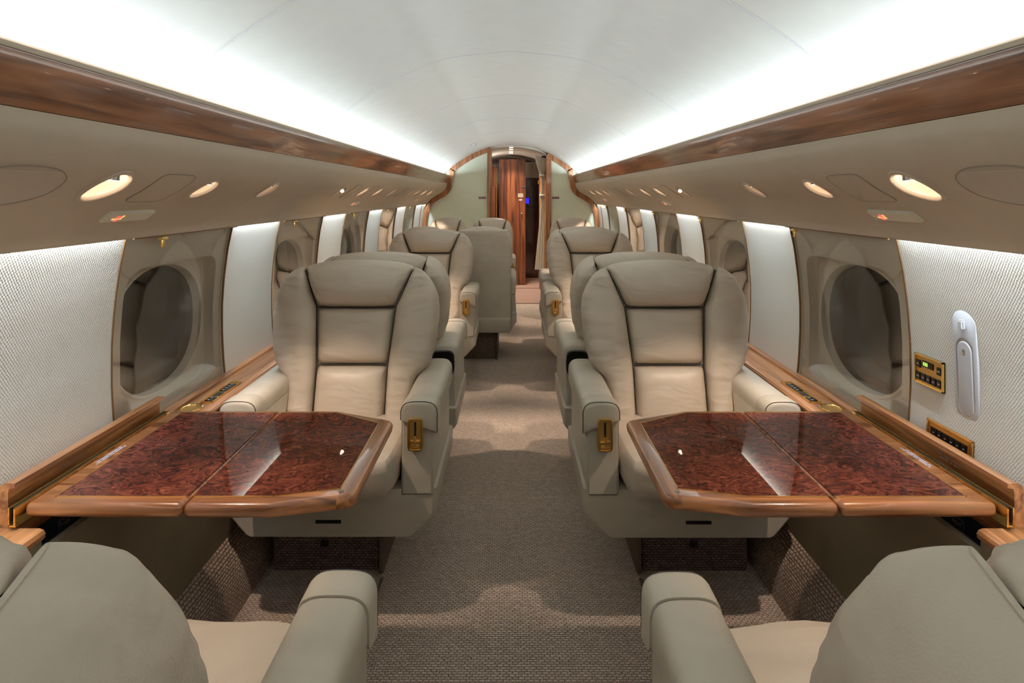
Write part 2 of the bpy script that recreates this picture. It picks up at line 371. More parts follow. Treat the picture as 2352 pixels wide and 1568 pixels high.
# window spacing
P = 1.068; W0 = 1.60; WW = .614
wins = [(W0+k*P, W0+k*P+WW) for k in range(6)]
wins[-1] = (wins[-1][0], min(wins[-1][1], Y1-.25))
def wallsurf(bm, sx, y0, y1, z0, z1, off=0.0, th=.02, nz=16):
    zs = [lerp(z0, z1, i/nz) for i in range(nz+1)]
    prof = [(wallx(z)+off, z) for z in zs]+[(wallx(z)+off+th, z) for z in reversed(zs)]
    sweep_y(bm, prof, y0, y1, True, 2, sx)
for sx, side in ((-1, 'left'), (1, 'right')):
    # woven panels between the windows, one continuous lining
    bm = bmesh.new(); ys = [Y0]+[v for w in wins for v in w]+[YB]
    for a, b in zip(ys[::2], ys[1::2]): wallsurf(bm, sx, a, b, .60, 1.215)
    tag(obj('wall_'+side, bm, M['weave'], sharp=50), kind='structure')
    # carpeted cove at the floor
    bm = bmesh.new()
    sweep_y(bm, [(.86, 0), (.846, 0), (.853, .05), (.866, .105), (.888, .155), (.918, .19), (.95, .19), (.95, 0)], Y0, YB, True, 2, sx)
    tag(obj('baseboard_'+side, bm, M['carpet_v'], sharp=50), kind='structure')
    # leather dado
    bm = bmesh.new()
    for a, b, zt in ((Y0, 1.205, .617), (1.205, 1.77, .59), (1.77, YB, .617)):
        sweep_y(bm, [(.918, .188), (.926, .35), (.928, zt), (.945, zt), (.945, .188)], a, b, True, 2, sx)
    o = obj('wall_%s_dado' % side, bm, M['dado'], sharp=50); tag(o, kind='structure')
    # wood ledge
    for k, (a, b) in enumerate(((Y0, 1.205), (1.772, YB))):
        bm = bmesh.new()
        sweep_y(bm, [(.940, .617), (.926, .617), (.921, .622), (.920, .630), (.924, .637), (.932, .640), (1.018, .640), (1.020, .648), (1.030, .650), (1.046, .650), (1.046, .617)], a, b, True, 2, sx)
        o = obj('side_ledge', bm, M['woody'], sharp=30)
        tag(o, ('polished wood ledge under the %s windows beyond the table', 'short polished wood ledge end by the %s foreground seat')[1-k] % side, 'ledge', 'polished wood side ledges')
        bm = bmesh.new(); box(bm, *sorted((sx*1.0120, sx*1.0145)), a+.002, b, .6395, .6412)
        obj('inlay_line', bm, M['goldd'], o, sm=False)
    # table stowage box
    o = thing('table_stowage_box', 'open black stowage slot with tracks under the %s table' % side, 'compartment', (0, 0, 0), 'table stowage slots')
    bm = bmesh.new()
    box(bm, *sorted((sx*.947, sx*.952)), 1.207, 1.770, .50, .589); box(bm, *sorted((sx*.952, sx*1.030)), 1.207, 1.770, .50, .506)
    box(bm, *sorted((sx*1.024, sx*1.030)), 1.207, 1.770, .506, .598)
    box(bm, *sorted((sx*.952, sx*1.024)), 1.207, 1.211, .506, .598); box(bm, *sorted((sx*.952, sx*1.024)), 1.766, 1.770, .506, .598)
    obj('liner', bm, M['void'], o, sm=False)
    for xx in (.965, .985): 
        bm = bmesh.new(); box(bm, *sorted((sx*xx, sx*(xx+.003))), 1.212, 1.765, .506, .512); obj('track', bm, M['goldd'], o, sm=False)
    bm = bmesh.new(); box(bm, *sorted((sx*.955, sx*.975)), 1.30, 1.325, .507, .60, .006); obj('support_arm', bm, M['black'], o)
    # overhead panel
    o = bpy.data.objects.new('ceiling_%s_overhead' % side, None); C.objects.link(o); tag(o, kind='structure')
    globals()['ohead_'+side] = o

# trim over/under overhead panels, cove lip
for k, (sx, side) in enumerate(((-1, 'left'), (1, 'right'))):
    bm = bmesh.new()
    sweep_y(bm, [(.7305, 1.515), (.7305, 1.509), (.737, 1.475), (.752, 1.433), (.759, 1.433), (.745, 1.475), (.7385, 1.515)], Y0, Y1, True, 2, sx)
    o = obj('trim_%d' % (8+k), bm, M['wood'], sharp=50); tag(o, kind='structure')
    bm = bmesh.new()
    sweep_y(bm, [(.7295, 1.5145), (.7290, 1.5165), (.7292, 1.523), (.7345, 1.5235), (.7395, 1.5165), (.7385, 1.5145)], Y0, Y1, True, 2, sx)
    o2 = obj('cove_lip', bm, M['bezel'], o)
    bm = bmesh.new(); sweep_y(bm, [(.7299, 1.5118), (.7299, 1.5128), (.732, 1.5128), (.732, 1.5118)], Y0, Y1, True, 2, sx)
    obj('bright_line', bm, M['chrome'], o, sm=False)
    # lamp housing shelf
    bm = bmesh.new(); sweep_y(bm, [(.745, 1.498), (.745, 1.504), (.790, 1.504), (.790, 1.498)], Y0, Y1, True, 2, sx)
    l = obj('cove_lamp', bm, M['housing'], sm=False)
    tag(l, 'hidden strip lamp lighting the ceiling above the %s wood band' % side, 'lamp', 'cove strip lamps')

# ------------------------------------------------------------------ overhead panels with lamp holes
SC0 = s_at_x(.83)
# (y, radius, state)  state: 2 bright, 1 warm, 0 dim nozzle
SPOTS = [(1.25, .050, 2), (1.646, .040, 1), (2.075, .040, 0), (2.95, .040, 3), (3.40, .040, 1), (3.77, .040, 1), (4.23, .040, 0), (5.05, .038, 0), (5.33, .036, 1), (5.75, .038, 2), (6.17, .038, 2)]
HATCH = [(1.455, .075), (3.17, .06), (3.59, .06), (4.62, .06), (5.55, .06), (6.60, .06)]
def patch(sx, y, s0, ry, rs, n=2.4, off=.0015, th=.0, N=48, nr=6):
    """disc-like patch lying on the overhead panel"""
    bm = bmesh.new()
    rings = []
    for k in range(1, nr+1):
        rings.append([on_psu(sx, y+ry*k/nr*sup(t, n)[0], s0+rs*k/nr*sup(t, n)[1], off) for t in [2*math.pi*i/N for i in range(N)]])
    rings.append([on_psu(sx, y+ry*sup(t, n)[0]*1.0, s0+rs*sup(t, n)[1]*1.0, -.002) for t in [2*math.pi*i/N for i in range(N)]])
    loft(bm, rings, True, False)
    return bm
ORD = ['nearest', 'second', 'third', 'fourth', 'fifth', 'sixth', 'seventh', 'eighth', 'ninth', 'tenth', 'eleventh']
LOOK = {0: 'dim recessed air nozzle and lamp', 1: 'warm lit recessed reading light', 2: 'bright warm recessed reading light', 3: 'recessed reading light with glaring tilted lens'}
for sx, side in ((-1, 'left'), (1, 'right')):
    root = globals()['ohead_'+side]
    dy = .0065; ny = int((Y1-Y0)/dy)+1; ds = .0062; ns = int(PSUL/ds)+1
    bm = bmesh.new()
    holes = [(y, r*.985) for y, r, st in SPOTS]
    # cells: coarse strips outside the lamp zones
    segs = []; y = Y0
    for hy, hr in holes:
        a, b = hy-hr-.012, hy+hr+.012
        if a > y: segs.append((y, a, 1))
        segs.append((max(a, y), b, max(2, int((b-max(a, y))/.004)))); y = b
    segs.append((y, Y1, 1))
    S = [PSUL*i/60 for i in range(61)]
    col0 = [bm.verts.new(on_psu(sx, Y0, s)) for s in S]
    for a, b, n in segs:
        for k in range(n):
            yy = lerp(a, b, (k+1)/n); ym = lerp(a, b, (k+.5)/n)
            col1 = [bm.verts.new(on_psu(sx, yy, s)) for s in S]
            for i in range(60):
                sm_ = (S[i]+S[i+1])/2
                if n > 1 and any((ym-hy)**2+(sm_-SC0)**2 < hr*hr for hy, hr in holes): continue
                bm.faces.new((col0[i], col0[i+1], col1[i+1], col1[i]))
            col0 = col1
    p_ = obj('panel_skin', bm, M['ohead'], root, sharp=80)
    bm = bmesh.new()   # rolled bottom edge and slot above the wall
    sweep_y(bm, [(.985, 1.187), (.988, 1.184), (.992, 1.187), (.994, 1.225), (1.05, 1.225), (1.05, 1.23), (.989, 1.23), (.985, 1.19)], Y0, Y1, True, 2, sx)
    obj('bottom_edge', bm, M['ohead'], root)
    for i, (y, r, st) in enumerate(SPOTS):
        t = thing('reading_light', '%s, %s from the camera in the %s overhead panel' % (LOOK[st], ORD[i] if i else 'first', side), 'light', tuple(on_psu(sx, y, SC0)), 'reading lights in the overhead panels')
        inv = -Vector(t.location)
        bm = bmesh.new(); N = 40; T = [2*math.pi*k/N for k in range(N)]
        rr = [(r*1.16, .0002), (r*1.13, .0028), (r*1.0, .0034), (r*.93, .001), (r*.90, -.004)]
        loft(bm, [[on_psu(sx, y+q*math.cos(a), SC0+q*math.sin(a), h)+inv for a in T] for q, h in rr])
        obj('bezel', bm, M['bezel'], t)
        (cx, cz), (nx, nz) = psu(SC0); nrm = Vector((sx*nx, 0, nz)); tan = Vector((sx*-nz, 0, nx)); tan = tan if tan.z < 0 else -tan
        bm = bmesh.new(); dep = r*.62
        rings = []
        for k in range(9):
            a_ = k/8*math.pi/2; q = r*.92*math.cos(a_); h = -.001-dep*math.sin(a_)
            if k == 8: q = r*.02
            f_ = k/8
            rings.append([on_psu(sx, y+q*math.cos(a), SC0+q*math.sin(a), 0)*(1-f_)+(Vector((sx*cx, y+q*math.cos(a), cz))+tan*(q*math.sin(a)))*f_+nrm*h+inv for a in T])
        loft(bm, rings, False, True)
        obj('cup', bm, M['cup'], t)
        # lamp head near the upper edge of the cup
        c0 = -tan*(r*.42)-nrm*.006
        bm = bmesh.new(); ax = (nrm+tan*.9).normalized() if st != 3 else (nrm*.7+Vector((0, -1, 0))).normalized()
        if st == 3: c0 = -tan*(r*.3)+nrm*.004
        tube(bm, [c0-ax*.012, c0], r*(.22 if st in (1, 2) else .24), 16)
        obj('lamp_head', bm, M['chrome'] if st == 2 else (M['goldd'] if st == 0 else M['bezel']), t)
        bm = bmesh.new(); tube(bm, [c0+ax*.0005, c0+ax*.0012], r*(.19 if st in (1, 2) else .2 if st == 3 else .08), 16)
        obj('lens', bm, M['lamp'], t)
        w = {0: .25, 1: .7, 2: 1.6, 3: .45}[st]
        wl = Vector(t.location)-tan*(r*.30)-nrm*.002
        add_light('reading_lamp_glow', 'POINT', wl-nrm*.004+ax*.004, CUP_W*w*(r/.04)**2, WARM, radius=.005)
    for i, (y, h) in enumerate(HATCH):
        bm = patch(sx, y, SC0+.002, h, .058, 7, .0016)
        o = obj('mask_hatch', bm, M['ohead'])
        bm = bmesh.new(); N = 48; T = [2*math.pi*k/N for k in range(N)]
        loft(bm, [[on_psu(sx, y+h*q*sup(a, 7)[0], SC0+.002+.058*q*sup(a, 7)[1], hh) for a in T] for q, hh in ((.985, .0012), (.99, .0022), (1.01, .0022), (1.018, .0))])
        obj('gasket', bm, M['gasket'], o)
        tag(o, 'flush square oxygen mask hatch in the %s overhead panel, %s from the camera' % (side, ORD[i] if i else 'first'), 'hatch', 'oxygen mask hatches')
    bm = patch(sx, 1.005, SC0+.004, .108, .060, 2.5, .0015, nr=8)
    o = obj('speaker_grille', bm, M['grille']); tag(o, 'oval perforated speaker grille in the near end of the %s overhead panel' % side, 'speaker', 'overhead speaker grilles')
    bm = bmesh.new(); N = 64; T = [2*math.pi*k/N for k in range(N)]
    loft(bm, [[on_psu(sx, 1.005+.108*q*sup(a, 2.5)[0], SC0+.004+.060*q2*sup(a, 2.5)[1], h) for a in T] for q, q2, h in ((.99, .985, .001), (1.0, 1.0, .0026), (1.012, 1.02, .0024), (1.016, 1.026, 0))])
    obj('rim', bm, M['gasket'], o)
    # no smoking signs
    for i, (y, L_) in enumerate(((1.478, .088), (3.62, .088), (6.0, .085))):
        ss = s_at_x(.928)
        t = thing('no_smoking_sign', 'slim cream no smoking sign on the %s overhead panel, %s' % (side, ('near the first window', 'halfway down the cabin', 'close to the bulkhead')[i]), 'sign', tuple(on_psu(sx, y, ss)), 'lit no smoking signs')
        inv = -Vector(t.location); (cx, cz), (nx, nz) = psu(ss); nrm = Vector((sx*nx, 0, nz)); tn = Vector((sx*-nz, 0, nx)); tn = tn if tn.z < 0 else -tn
        def q_(a, b, h): return Vector((0, a, 0))+tn*b+nrm*h
        bm = bmesh.new()
        rings = [[q_(L_*a, .0185*b, h) for a, b in ((-1, -1), (1, -1), (1, 1), (-1, 1))] for h in (-.004,)]+[[q_(L_*a*.985, .0185*b*.9, .0085) for a, b in ((-1, -1), (1, -1), (1, 1), (-1, 1))]]
        loft(bm, rings, True, True); bmesh.ops.bevel(bm, geom=bm.edges[:], offset=.0012, segments=2, affect='EDGES')
        obj('plate', bm, M['plate'], t)
        gy = -.045 if sx < 0 else .045
        d_ = 1 if sx < 0 else -1
        bm = bmesh.new()
        def quad(bm, a0, a1, b0, b1, h): bm.faces.new([bm.verts.new(q_(a, b, h)) for a, b in ((a0, b0), (a1, b0), (a1, b1), (a0, b1))])
        def slab(bm, a0, a1, b0, b1, h0, h1):
            loft(bm, [[q_(a, b, h) for a, b in ((a0, b0), (a1, b0), (a1, b1), (a0, b1))] for h in (h0, h1)], True, True)
        slab(bm, gy-.017, gy+.017, .001, .0065, .008, .0091)
        slab(bm, gy+d_*.011, gy+d_*.018, -.009, -.002, .008, .0091)
        obj('cigarette_symbol', bm, M['orange'], t, sm=False)
        bm = bmesh.new(); rg = []
        for q2, h in ((.0088, .0088), (.0104, .0088), (.0104, .0097), (.0088, .0097)):
            rg.append([q_(gy+q2*.8*math.cos(a), .002+q2*math.sin(a), h) for a in [2*math.pi*k/32 for k in range(32)]])
        loft(bm, rg+[rg[0]])
        loft(bm, [[q_(gy-.007*k_+u_*.8, .002-.009*k_-u_, h) for k_, u_ in ((-1, -.001), (1, -.001), (1, .001), (-1, .001))] for h in (.0088, .0097)], True, True)
        obj('ban_ring', bm, M['red'], t, sm=False)

# seat spots: real reading lamps aimed down at the seats
AIMS = [(1.30, 1.12, .52), (1.646, 2.05, .60), (2.95, 3.00, .50), (3.40, 3.25, .45), (3.77, 4.15, .55), (5.33, 5.15, .5), (5.75, 6.3, .5), (6.17, 6.75, .9)]
for sx in (-1, 1):
    for i_, (y, ty, tx) in enumerate(AIMS):
        p = on_psu(sx, y, SC0, .012)
        add_light('reading_spot', 'SPOT', p, SPOT_W*(.45, .75, 1, 1, 1, 1.5, 1.3, .8)[i_], WARM, (sx*tx, ty, .40), radius=.012, angle=52, blend=.7)

# wall wash lamps over every woven panel
for sx, side in ((-1, 'left'), (1, 'right')):
    ys = [1.0-1.9]+[v for w in wins for v in w]+[Y1]
    for a, b in zip(ys[::2], ys[1::2]):
        if b-a < .05: continue
        L_ = b-a-.02
        add_light('wall_wash_strip', 'AREA', (sx*1.0015, (a+b)/2, 1.2175), WASH_W*L_/.45, COOL, (sx*1.018, (a+b)/2, 1.0), L_, .008)

# ------------------------------------------------------------------ windows
def rect_ring(y0, y1, z0, z1, N=96):
    r = []
    for k in range(N):
        t = 2*math.pi*(k+.5)/N; c, s = math.cos(t), math.sin(t); m_ = max(abs(c), abs(s)); r.append(((y0+y1)/2+(y1-y0)/2*c/m_, (z0+z1)/2+(z1-z0)/2*s/m_))
    return r
def sup_ring(cy, cz, ry, rz, n, N=96): return [(cy+ry*sup(2*math.pi*(k+.5)/N, n)[0], cz+rz*sup(2*math.pi*(k+.5)/N, n)[1]) for k in range(N)]
wi = 0
for sx, side in ((-1, 'left'), (1, 'right')):
    for k, (a, b) in enumerate(wins):
        wi += 1
        cy = (a+b)/2; w_ = b-a; kx = w_/WW
        t = bpy.data.objects.new('window_%d' % wi, None); C.objects.link(t); t.location = (sx*1.05, cy, .9); tag(t, kind='structure')
        T = Vector(t.location)
        def pt(y, z, off): return Vector((sx*(wallx(z)+off), y, z))-T
        pz0, pz1 = .662, 1.090; py0, py1 = a+.055*kx, b-.045*kx
        A = rect_ring(a, b, .62, 1.20); B = sup_ring((py0+py1)/2, (pz0+pz1)/2, (py1-py0)/2, (pz1-pz0)/2, 9)
        B2 = [(y, z) for y, z in B]
        bm = bmesh.new()
        loft(bm, [[pt(y, z, .012) for y, z in A], [pt(y, z, .012) for y, z in B], [pt(y, z, .015) for y, z in B]])
        obj('window_frame', bm, M['cream'], t, sharp=35)
        Dp = 1.098
        def fl(y, z, x): return Vector((sx*x, y, z))-T
        O1 = sup_ring((py0+py1)/2, .883, .252*kx, .205, 2.3); O2 = sup_ring((py0+py1)/2, .883, .240*kx, .193, 2.3); O3 = sup_ring((py0+py1)/2, .883, .236*kx, .189, 2.3)
        bm = bmesh.new()
        loft(bm, [[pt(y, z, .0151) for y, z in B], [fl(y, z, Dp-.004) for y, z in B2], [fl(y, z, Dp) for y, z in sup_ring((py0+py1)/2, (pz0+pz1)/2, (py1-py0)/2-.004, (pz1-pz0)/2-.004, 9)],
                  [fl(y, z, Dp+.002) for y, z in O1], [fl(y, z, Dp-.004) for y, z in sup_ring((py0+py1)/2, .883, .248*kx, .201, 2.3)], [fl(y, z, Dp-.003) for y, z in O2], [fl(y, z, Dp+.025) for y, z in O3]])
        obj('shade_pocket', bm, M['cream'], t, sharp=35)
        bm = bmesh.new(); loft(bm, [[fl(y, z, Dp+.024) for y, z in O3], [fl(y, z, Dp+.03) for y, z in O3]], True, True)
        obj('outer_pane', bm, M['night'], t, sharp=30)
        bm = bmesh.new(); zs = [lerp(.652, 1.20, i/18) for i in range(19)]
        rings = [[Vector((sx*(wallx(z)+o_), y, z))-T for z in zs for o_ in ()] for y in ()]
        prof = [(wallx(z)+.004, z) for z in zs]+[(wallx(z)+.0065, z) for z in reversed(zs)]
        loft(bm, [[Vector((sx*x, y, z))-T for x, z in prof] for y in (a+.004, b-.004)], True, True)
        obj('clear_cover', bm, M['cover'], t, sharp=30)
        for y in (a, b):
            bm = bmesh.new(); loft(bm, [[Vector((sx*x, yy, z))-T for x, z in [(wallx(z)-.003, z) for z in zs]+[(wallx(z)+.004, z) for z in reversed(zs)]] for yy in (y-.0015, y+.0015)], True, True)
            obj('edge_trim', bm, M['edge'], t)
        ly = a+.15 if sx < 0 else b-.06
        bm = bmesh.new(); box(bm, *sorted((sx*.997-T.x, sx*1.006-T.x)), ly-.006-T.y, ly+.006-T.y, 1.148-T.z, 1.175-T.z, .002); box(bm, *sorted((sx*.990-T.x, sx*1.006-T.x)), ly-.018-T.y, ly+.012-T.y, 1.170-T.z, 1.178-T.z, .001)
        obj('shade_latch', bm, M['gold'], t)
        bm = bmesh.new(); box(bm, *sorted((sx*.992-T.x, sx*.996-T.x)), a+.005-T.y, b-.005-T.y, 1.181-T.z, 1.184-T.z); obj('head_rail', bm, M['edge'], t, sm=False)

# ------------------------------------------------------------------ bulkhead and vestibule
outline = [(x, z) for x, z in CEIL if x < .735]+[(.735, 1.52), (.745, 1.47), (.7525, 1.432)]+PSU[1:]+[(wallx(z), z) for z in (1.1, 1.0, .9, .8, .7, .65)]+[(.93, .64), (.93, .19), (.86, .02), (.86, 0)]
def inward(pts, d):
    o = []
    for i, p in enumerate(pts):
        a = pts[max(0, i-2)]; b = pts[min(len(pts)-1, i+2)]
        t = Vector((b[0]-a[0], b[1]-a[1])).normalized(); o.append((p[0]-abs(t.y)*d if t.y < 0 else p[0], p[1]-(t.x*d)))
    return o
for sx, side in ((-1, 'left'), (1, 'right')):
    xi = .255 if sx < 0 else .445
    pts = [p for p in [q for q in CEIL]+outline[len([q for q in CEIL if q[0] < .735])+2:] if p[0] > xi]
    top = (xi, interp([(x, z) for x, z in CEIL], xi)); pts = [top]+pts+[(xi, 0)]
    bm = bmesh.new()
    a = [bm.verts.new((sx*x, YB-.02, z)) for x, z in pts]; b = [bm.verts.new((sx*x, YB+.02, z)) for x, z in pts]
    bm.faces.new(a); bm.faces.new(b)
    for i in range(len(pts)): bm.faces.new((a[i], a[(i+1) % len(pts)], b[(i+1) % len(pts)], b[i]))
    tag(obj('wall_front_'+side, bm, M['bulk'], sm=False), kind='structure')
    band = [p for p in outline if p[0] >= xi-.01 and p[1] > .645]
    ins = inward(band, .056)
    bm = bmesh.new()
    R = [[Vector((sx*p[0], YB-.06, p[1])), Vector((sx*q[0], YB-.06, q[1])), Vector((sx*q[0], YB-.018, q[1])), Vector((sx*p[0], YB-.018, p[1]))] for p, q in zip(band, ins)]
    loft(bm, R, True, True)
    tag(obj('trim_%d' % (10+(sx > 0)), bm, M['woodz'], sharp=30), kind='structure')
    j0, j1 = (.228, .282) if sx < 0 else (.414, .476)
    zt = interp([(x, z) for x, z in CEIL], j0)-.004
    bm = bmesh.new(); box(bm, *sorted((sx*j0, sx*j1)), YB-.05, YB+.06, 0, zt-.02, .004)
    tag(obj('trim_%d' % (12+(sx > 0)), bm, M['woodz'], sm=False), 'wood door jamb', kind='structure')
# vestibule shell
bm = bmesh.new(); vc = [(-.60, 1.62), (-.4, 1.78), (-.2, 1.850), (0, 1.870), (.2, 1.850), (.4, 1.78), (.60, 1.62)]; vc = spline(vc, 6)
sweep_y(bm, vc+[(x, z+.02) for x, z in vc[::-1]], YB+.035, 9.7, True, 2)
tag(obj('ceiling_galley', bm, M['ceiling'], sharp=60), kind='structure')
bm = bmesh.new(); box(bm, -.64, -.60, YB+.02, 9.7, 0, 1.62); tag(obj('wall_galley_left', bm, M['darkz'], sm=False), kind='structure')
bm = bmesh.new(); box(bm, .60, .64, YB+.02, 9.7, 0, 1.62); tag(obj('wall_galley_right', bm, M['darkz'], sm=False), kind='structure')
bm = bmesh.new(); box(bm, -.64, .64, 9.7, 9.74, 0, 1.9); tag(obj('wall_galley_end', bm, M['darkz'], sm=False), kind='structure')
# closet on the left of the passage
t = thing('galley_closet', 'dark red wood closet just inside the doorway on the left', 'closet', (-.4, 7.95, 0))
bm = bmesh.new(); box(bm, -.20, .19, -.15, .15, .006, 1.42, .003); obj('body', bm, M['doorz'], t, sm=False)
bm = bmesh.new(); box(bm, -.20, .19, -.15, .15, 1.43, 1.66, .003); obj('upper_cupboard', bm, M['doorz'], t, sm=False)
bm = bmesh.new(); box(bm, -.20, .192, -.153, .15, 1.42, 1.43); obj('trim_strip', bm, M['hinge'], t, sm=False)
bm = bmesh.new(); box(bm, .205, .219, -.155, -.14, .006, 1.64); obj('piano_hinge', bm, M['hinge'], t, sm=False)
# wood door beyond
bm = bmesh.new(); box(bm, -.172, .205, 8.70, 8.74, .004, 1.80); t = obj('door_1', bm, M['doorz'], sm=False); tag(t, kind='structure')
bm = bmesh.new(); pcube(bm, (.15, 8.675, 1.02), (.014, .014, .018), 2.3, 4); tube(bm, [(.15, 8.70, 1.02), (.15, 8.68, 1.02)], .006); obj('door_knob', bm, M['chrome'], t)
bm = bmesh.new(); box(bm, .14, .20, 8.692, 8.70, 1.40, 1.412); obj('catch', bm, M['chrome'], t, sm=False)
def microtext(bm, f, w, h, rows, seed=1, fill=.75):
    """rows of tiny letter-like strokes; f(u,v) -> point on the surface, g thickness by second surface"""
    rnd = random.Random(seed); rh = h/rows
    for r in range(rows):
        v1 = h/2-r*rh-rh*.15; v0 = v1-rh*.62
        marg = 0 if r % 2 == 0 else w*.08; u = -w/2+marg
        while u < w/2-marg:
            cw = rh*rnd.uniform(.32, .5)
            if rnd.random() < .16: u += cw; continue
            st = cw*.26
            for (a, b, c, d) in ((u, u+st, v0, v1), (u+cw-st, u+cw, v0, v1)) + (((u, u+cw, v1-rh*.13, v1),) if rnd.random() < .5 else ((u, u+cw, (v0+v1)/2-rh*.07, (v0+v1)/2+rh*.07),)):
                lo = [f(a, c, 0), f(b, c, 0), f(b, d, 0), f(a, d, 0)]; hi = [f(a, c, 1), f(b, c, 1), f(b, d, 1), f(a, d, 1)]
                loft(bm, [lo, hi], False, True)
            u += cw*1.35
# signs on the door
t = thing('door_placard', 'small white two-line placard on the galley door', 'placard', (.135, 8.699, 1.285))
bm = bmesh.new(); box(bm, -.036, .036, -.002, .001, -.026, .026); obj('plate', bm, M['bezel'], t, sm=False)
bm = bmesh.new(); microtext(bm, lambda u, v, k: Vector((u, -.0021-.0006*k, v)), .06, .04, 3, 3); obj('lettering', bm, M['black'], t, sm=False)
bm = bmesh.new(); box(bm, -.024, .024, -.002, .001, -.072, -.058); obj('lower_strip', bm, M['white'], t, sm=False)
# dark panels right of the door
t = thing('lavatory_bulkhead', 'dark glossy wood cabinet wall beside the galley door', 'cabinet', (.33, 9.45, 0))
bm = bmesh.new(); box(bm, -.13, .12, 0, .1, .006, 1.10, .003); obj('lower_panel', bm, M['darkz'], t, sm=False)
bm = bmesh.new(); box(bm, -.13, .12, 0, .1, 1.105, 1.545, .003); obj('upper_panel', bm, M['darkz'], t, sm=False)
bm = bmesh.new(); box(bm, -.13, .12, -.03, .1, 1.55, 1.80, .004); obj('header', bm, M['plate'], t, sm=False)
bm = bmesh.new(); box(bm, -.06, .01, -.035, -.029, 1.66, 1.75, .002); obj('vent_cover', bm, M['plate'], t)
bm = bmesh.new(); box(bm, -.10, -.055, -.006, .0, 1.155, 1.24); t2 = obj('status_screen', bm, M['blue'], t, sm=False)
t = thing('passage_partition', 'lit honey-coloured wood partition edge behind the curtain', 'partition', (.44, 8.38, 0))
bm = bmesh.new(); box(bm, -.055, .12, -.06, .06, .006, 1.60, .003); obj('panel', bm, M['woodz'], t, sm=False)
bm = bmesh.new(); box(bm, -.075, -.05, -.066, -.06, 1.44, 1.49, .001); obj('gold_catch', bm, M['gold'], t, sm=False)
# downlights
for i, y in enumerate((7.40, 7.72, 8.12, 8.42)):
    zc = 1.868
    t = thing('ceiling_downlight', 'small round downlight in the passage ceiling beyond the doorway, %s' % ('nearest the doorway', 'second from the doorway', 'third from the doorway', 'farthest from the doorway')[i], 'light', (0, y, zc), 'passage downlights')
    bm = bmesh.new(); N = 24; T = [2*math.pi*k/N for k in range(N)]
    loft(bm, [[Vector((q*math.cos(a), q*math.sin(a), h)) for a in T] for q, h in ((.045, 0), (.044, -.004), (.034, -.005), (.032, .0))], False, False); obj('ring', bm, M['gold'], t)
    bm = bmesh.new(); loft(bm, [[Vector((q*math.cos(a), q*math.sin(a), h)) for a in T] for q, h in ((.031, 0), (.031, -.003))], True, True); obj('lens', bm, M['lampw'], t)
    add_light('downlight_beam', 'SPOT', (0, y, zc-.012), 42.0, (1, .88, .74), (.03, y+.05, 0), radius=.02, angle=110, blend=.8)
# added fill without fixture for the galley ceiling; warm lamps grazing door and partition
add_light('galley_ceiling_fill', 'POINT', (-.42, 8.3, 1.60), 9, (1, .9, .78), radius=.05)
add_light('galley_lamp', 'SPOT', (.16, 8.05, 1.78), 12, (1, .74, .48), (.06, 8.72, .75), radius=.02, angle=48, blend=.6)
add_light('galley_lamp', 'SPOT', (.22, 7.9, 1.78), 26, (1, .68, .42), (.42, 8.5, .9), radius=.02, angle=60, blend=.6)
# curtain
def curtain():
    t = thing('curtain', 'cream curtain gathered by two ties at the right side of the doorway', 'curtain', (.37, 7.36, 0))
    tab_l = [(.39, -.085), (.55, -.07), (.9, -.035), (1.20, -.014), (1.285, -.024), (1.33, -.014), (1.45, -.012), (1.53, -.022), (1.60, -.045), (1.72, -.085)]
    tab_r = [(.39, .030), (.9, .035), (1.20, .035), (1.285, .030), (1.45, .036), (1.53, .030), (1.60, .045), (1.72, .052)]
    bm = bmesh.new()
    def f(s, q):
        z = lerp(.39, 1.74, q); a, b = interp(tab_l, z), interp(tab_r, z); w = b-a
        return Vector((lerp(a, b, s), .018*math.sin(s*math.pi*7+.6)*(.3+2.5*w), z+(.03*(1-s) if q > .97 else 0)))
    gridsurf(bm, f, 60, 40)
    bmesh.ops.solidify(bm, geom=bm.faces[:], thickness=.003)
    obj('cloth', bm, M['curtain'], t)
    for z in (1.285, 1.525):
        bm = bmesh.new(); pcube(bm, (.006, 0, z), (.036, .026, .014), 4, 5); obj('tie', bm, M['curtain'], t)
    bm = bmesh.new(); box(bm, .0, .05, -.01, .01, 1.74, 1.765, .002); obj('bracket', bm, M['black'], t)
curtain()
# maroon placards
for sx, x, lab in ((-1, (1108-1174)*YB/1400, 'left'), (1, (1276-1174)*YB/1400, 'right')):
    t = thing('bulkhead_placard', 'tiny maroon placard with white print on the bulkhead %s of the doorway' % lab, 'placard', (x, YB-.021, 1.30-8*YB/1400), 'maroon bulkhead placards')
    bm = bmesh.new(); box(bm, -.042, .042, -.003, .0005, -.0125, .0125, .001); obj('plate', bm, M['placard'], t, sm=False)
    bm = bmesh.new(); microtext(bm, lambda u, v, k: Vector((u, -.0031-.0005*k, v)), .07, .018, 2, 5); obj('lettering', bm, M['letter'], t, sm=False)

# ceiling fitting
t = thing('ceiling_sensor', 'small round twin sensor on the ceiling left of the crown', 'sensor', (-.40, 6.2, 1.80))
bm = bmesh.new()
for d in (-.02, .025): tube(bm, [(d, 0, .012), (d, 0, -.006)], .016, 14)
obj('caps', bm, M['white'], t)

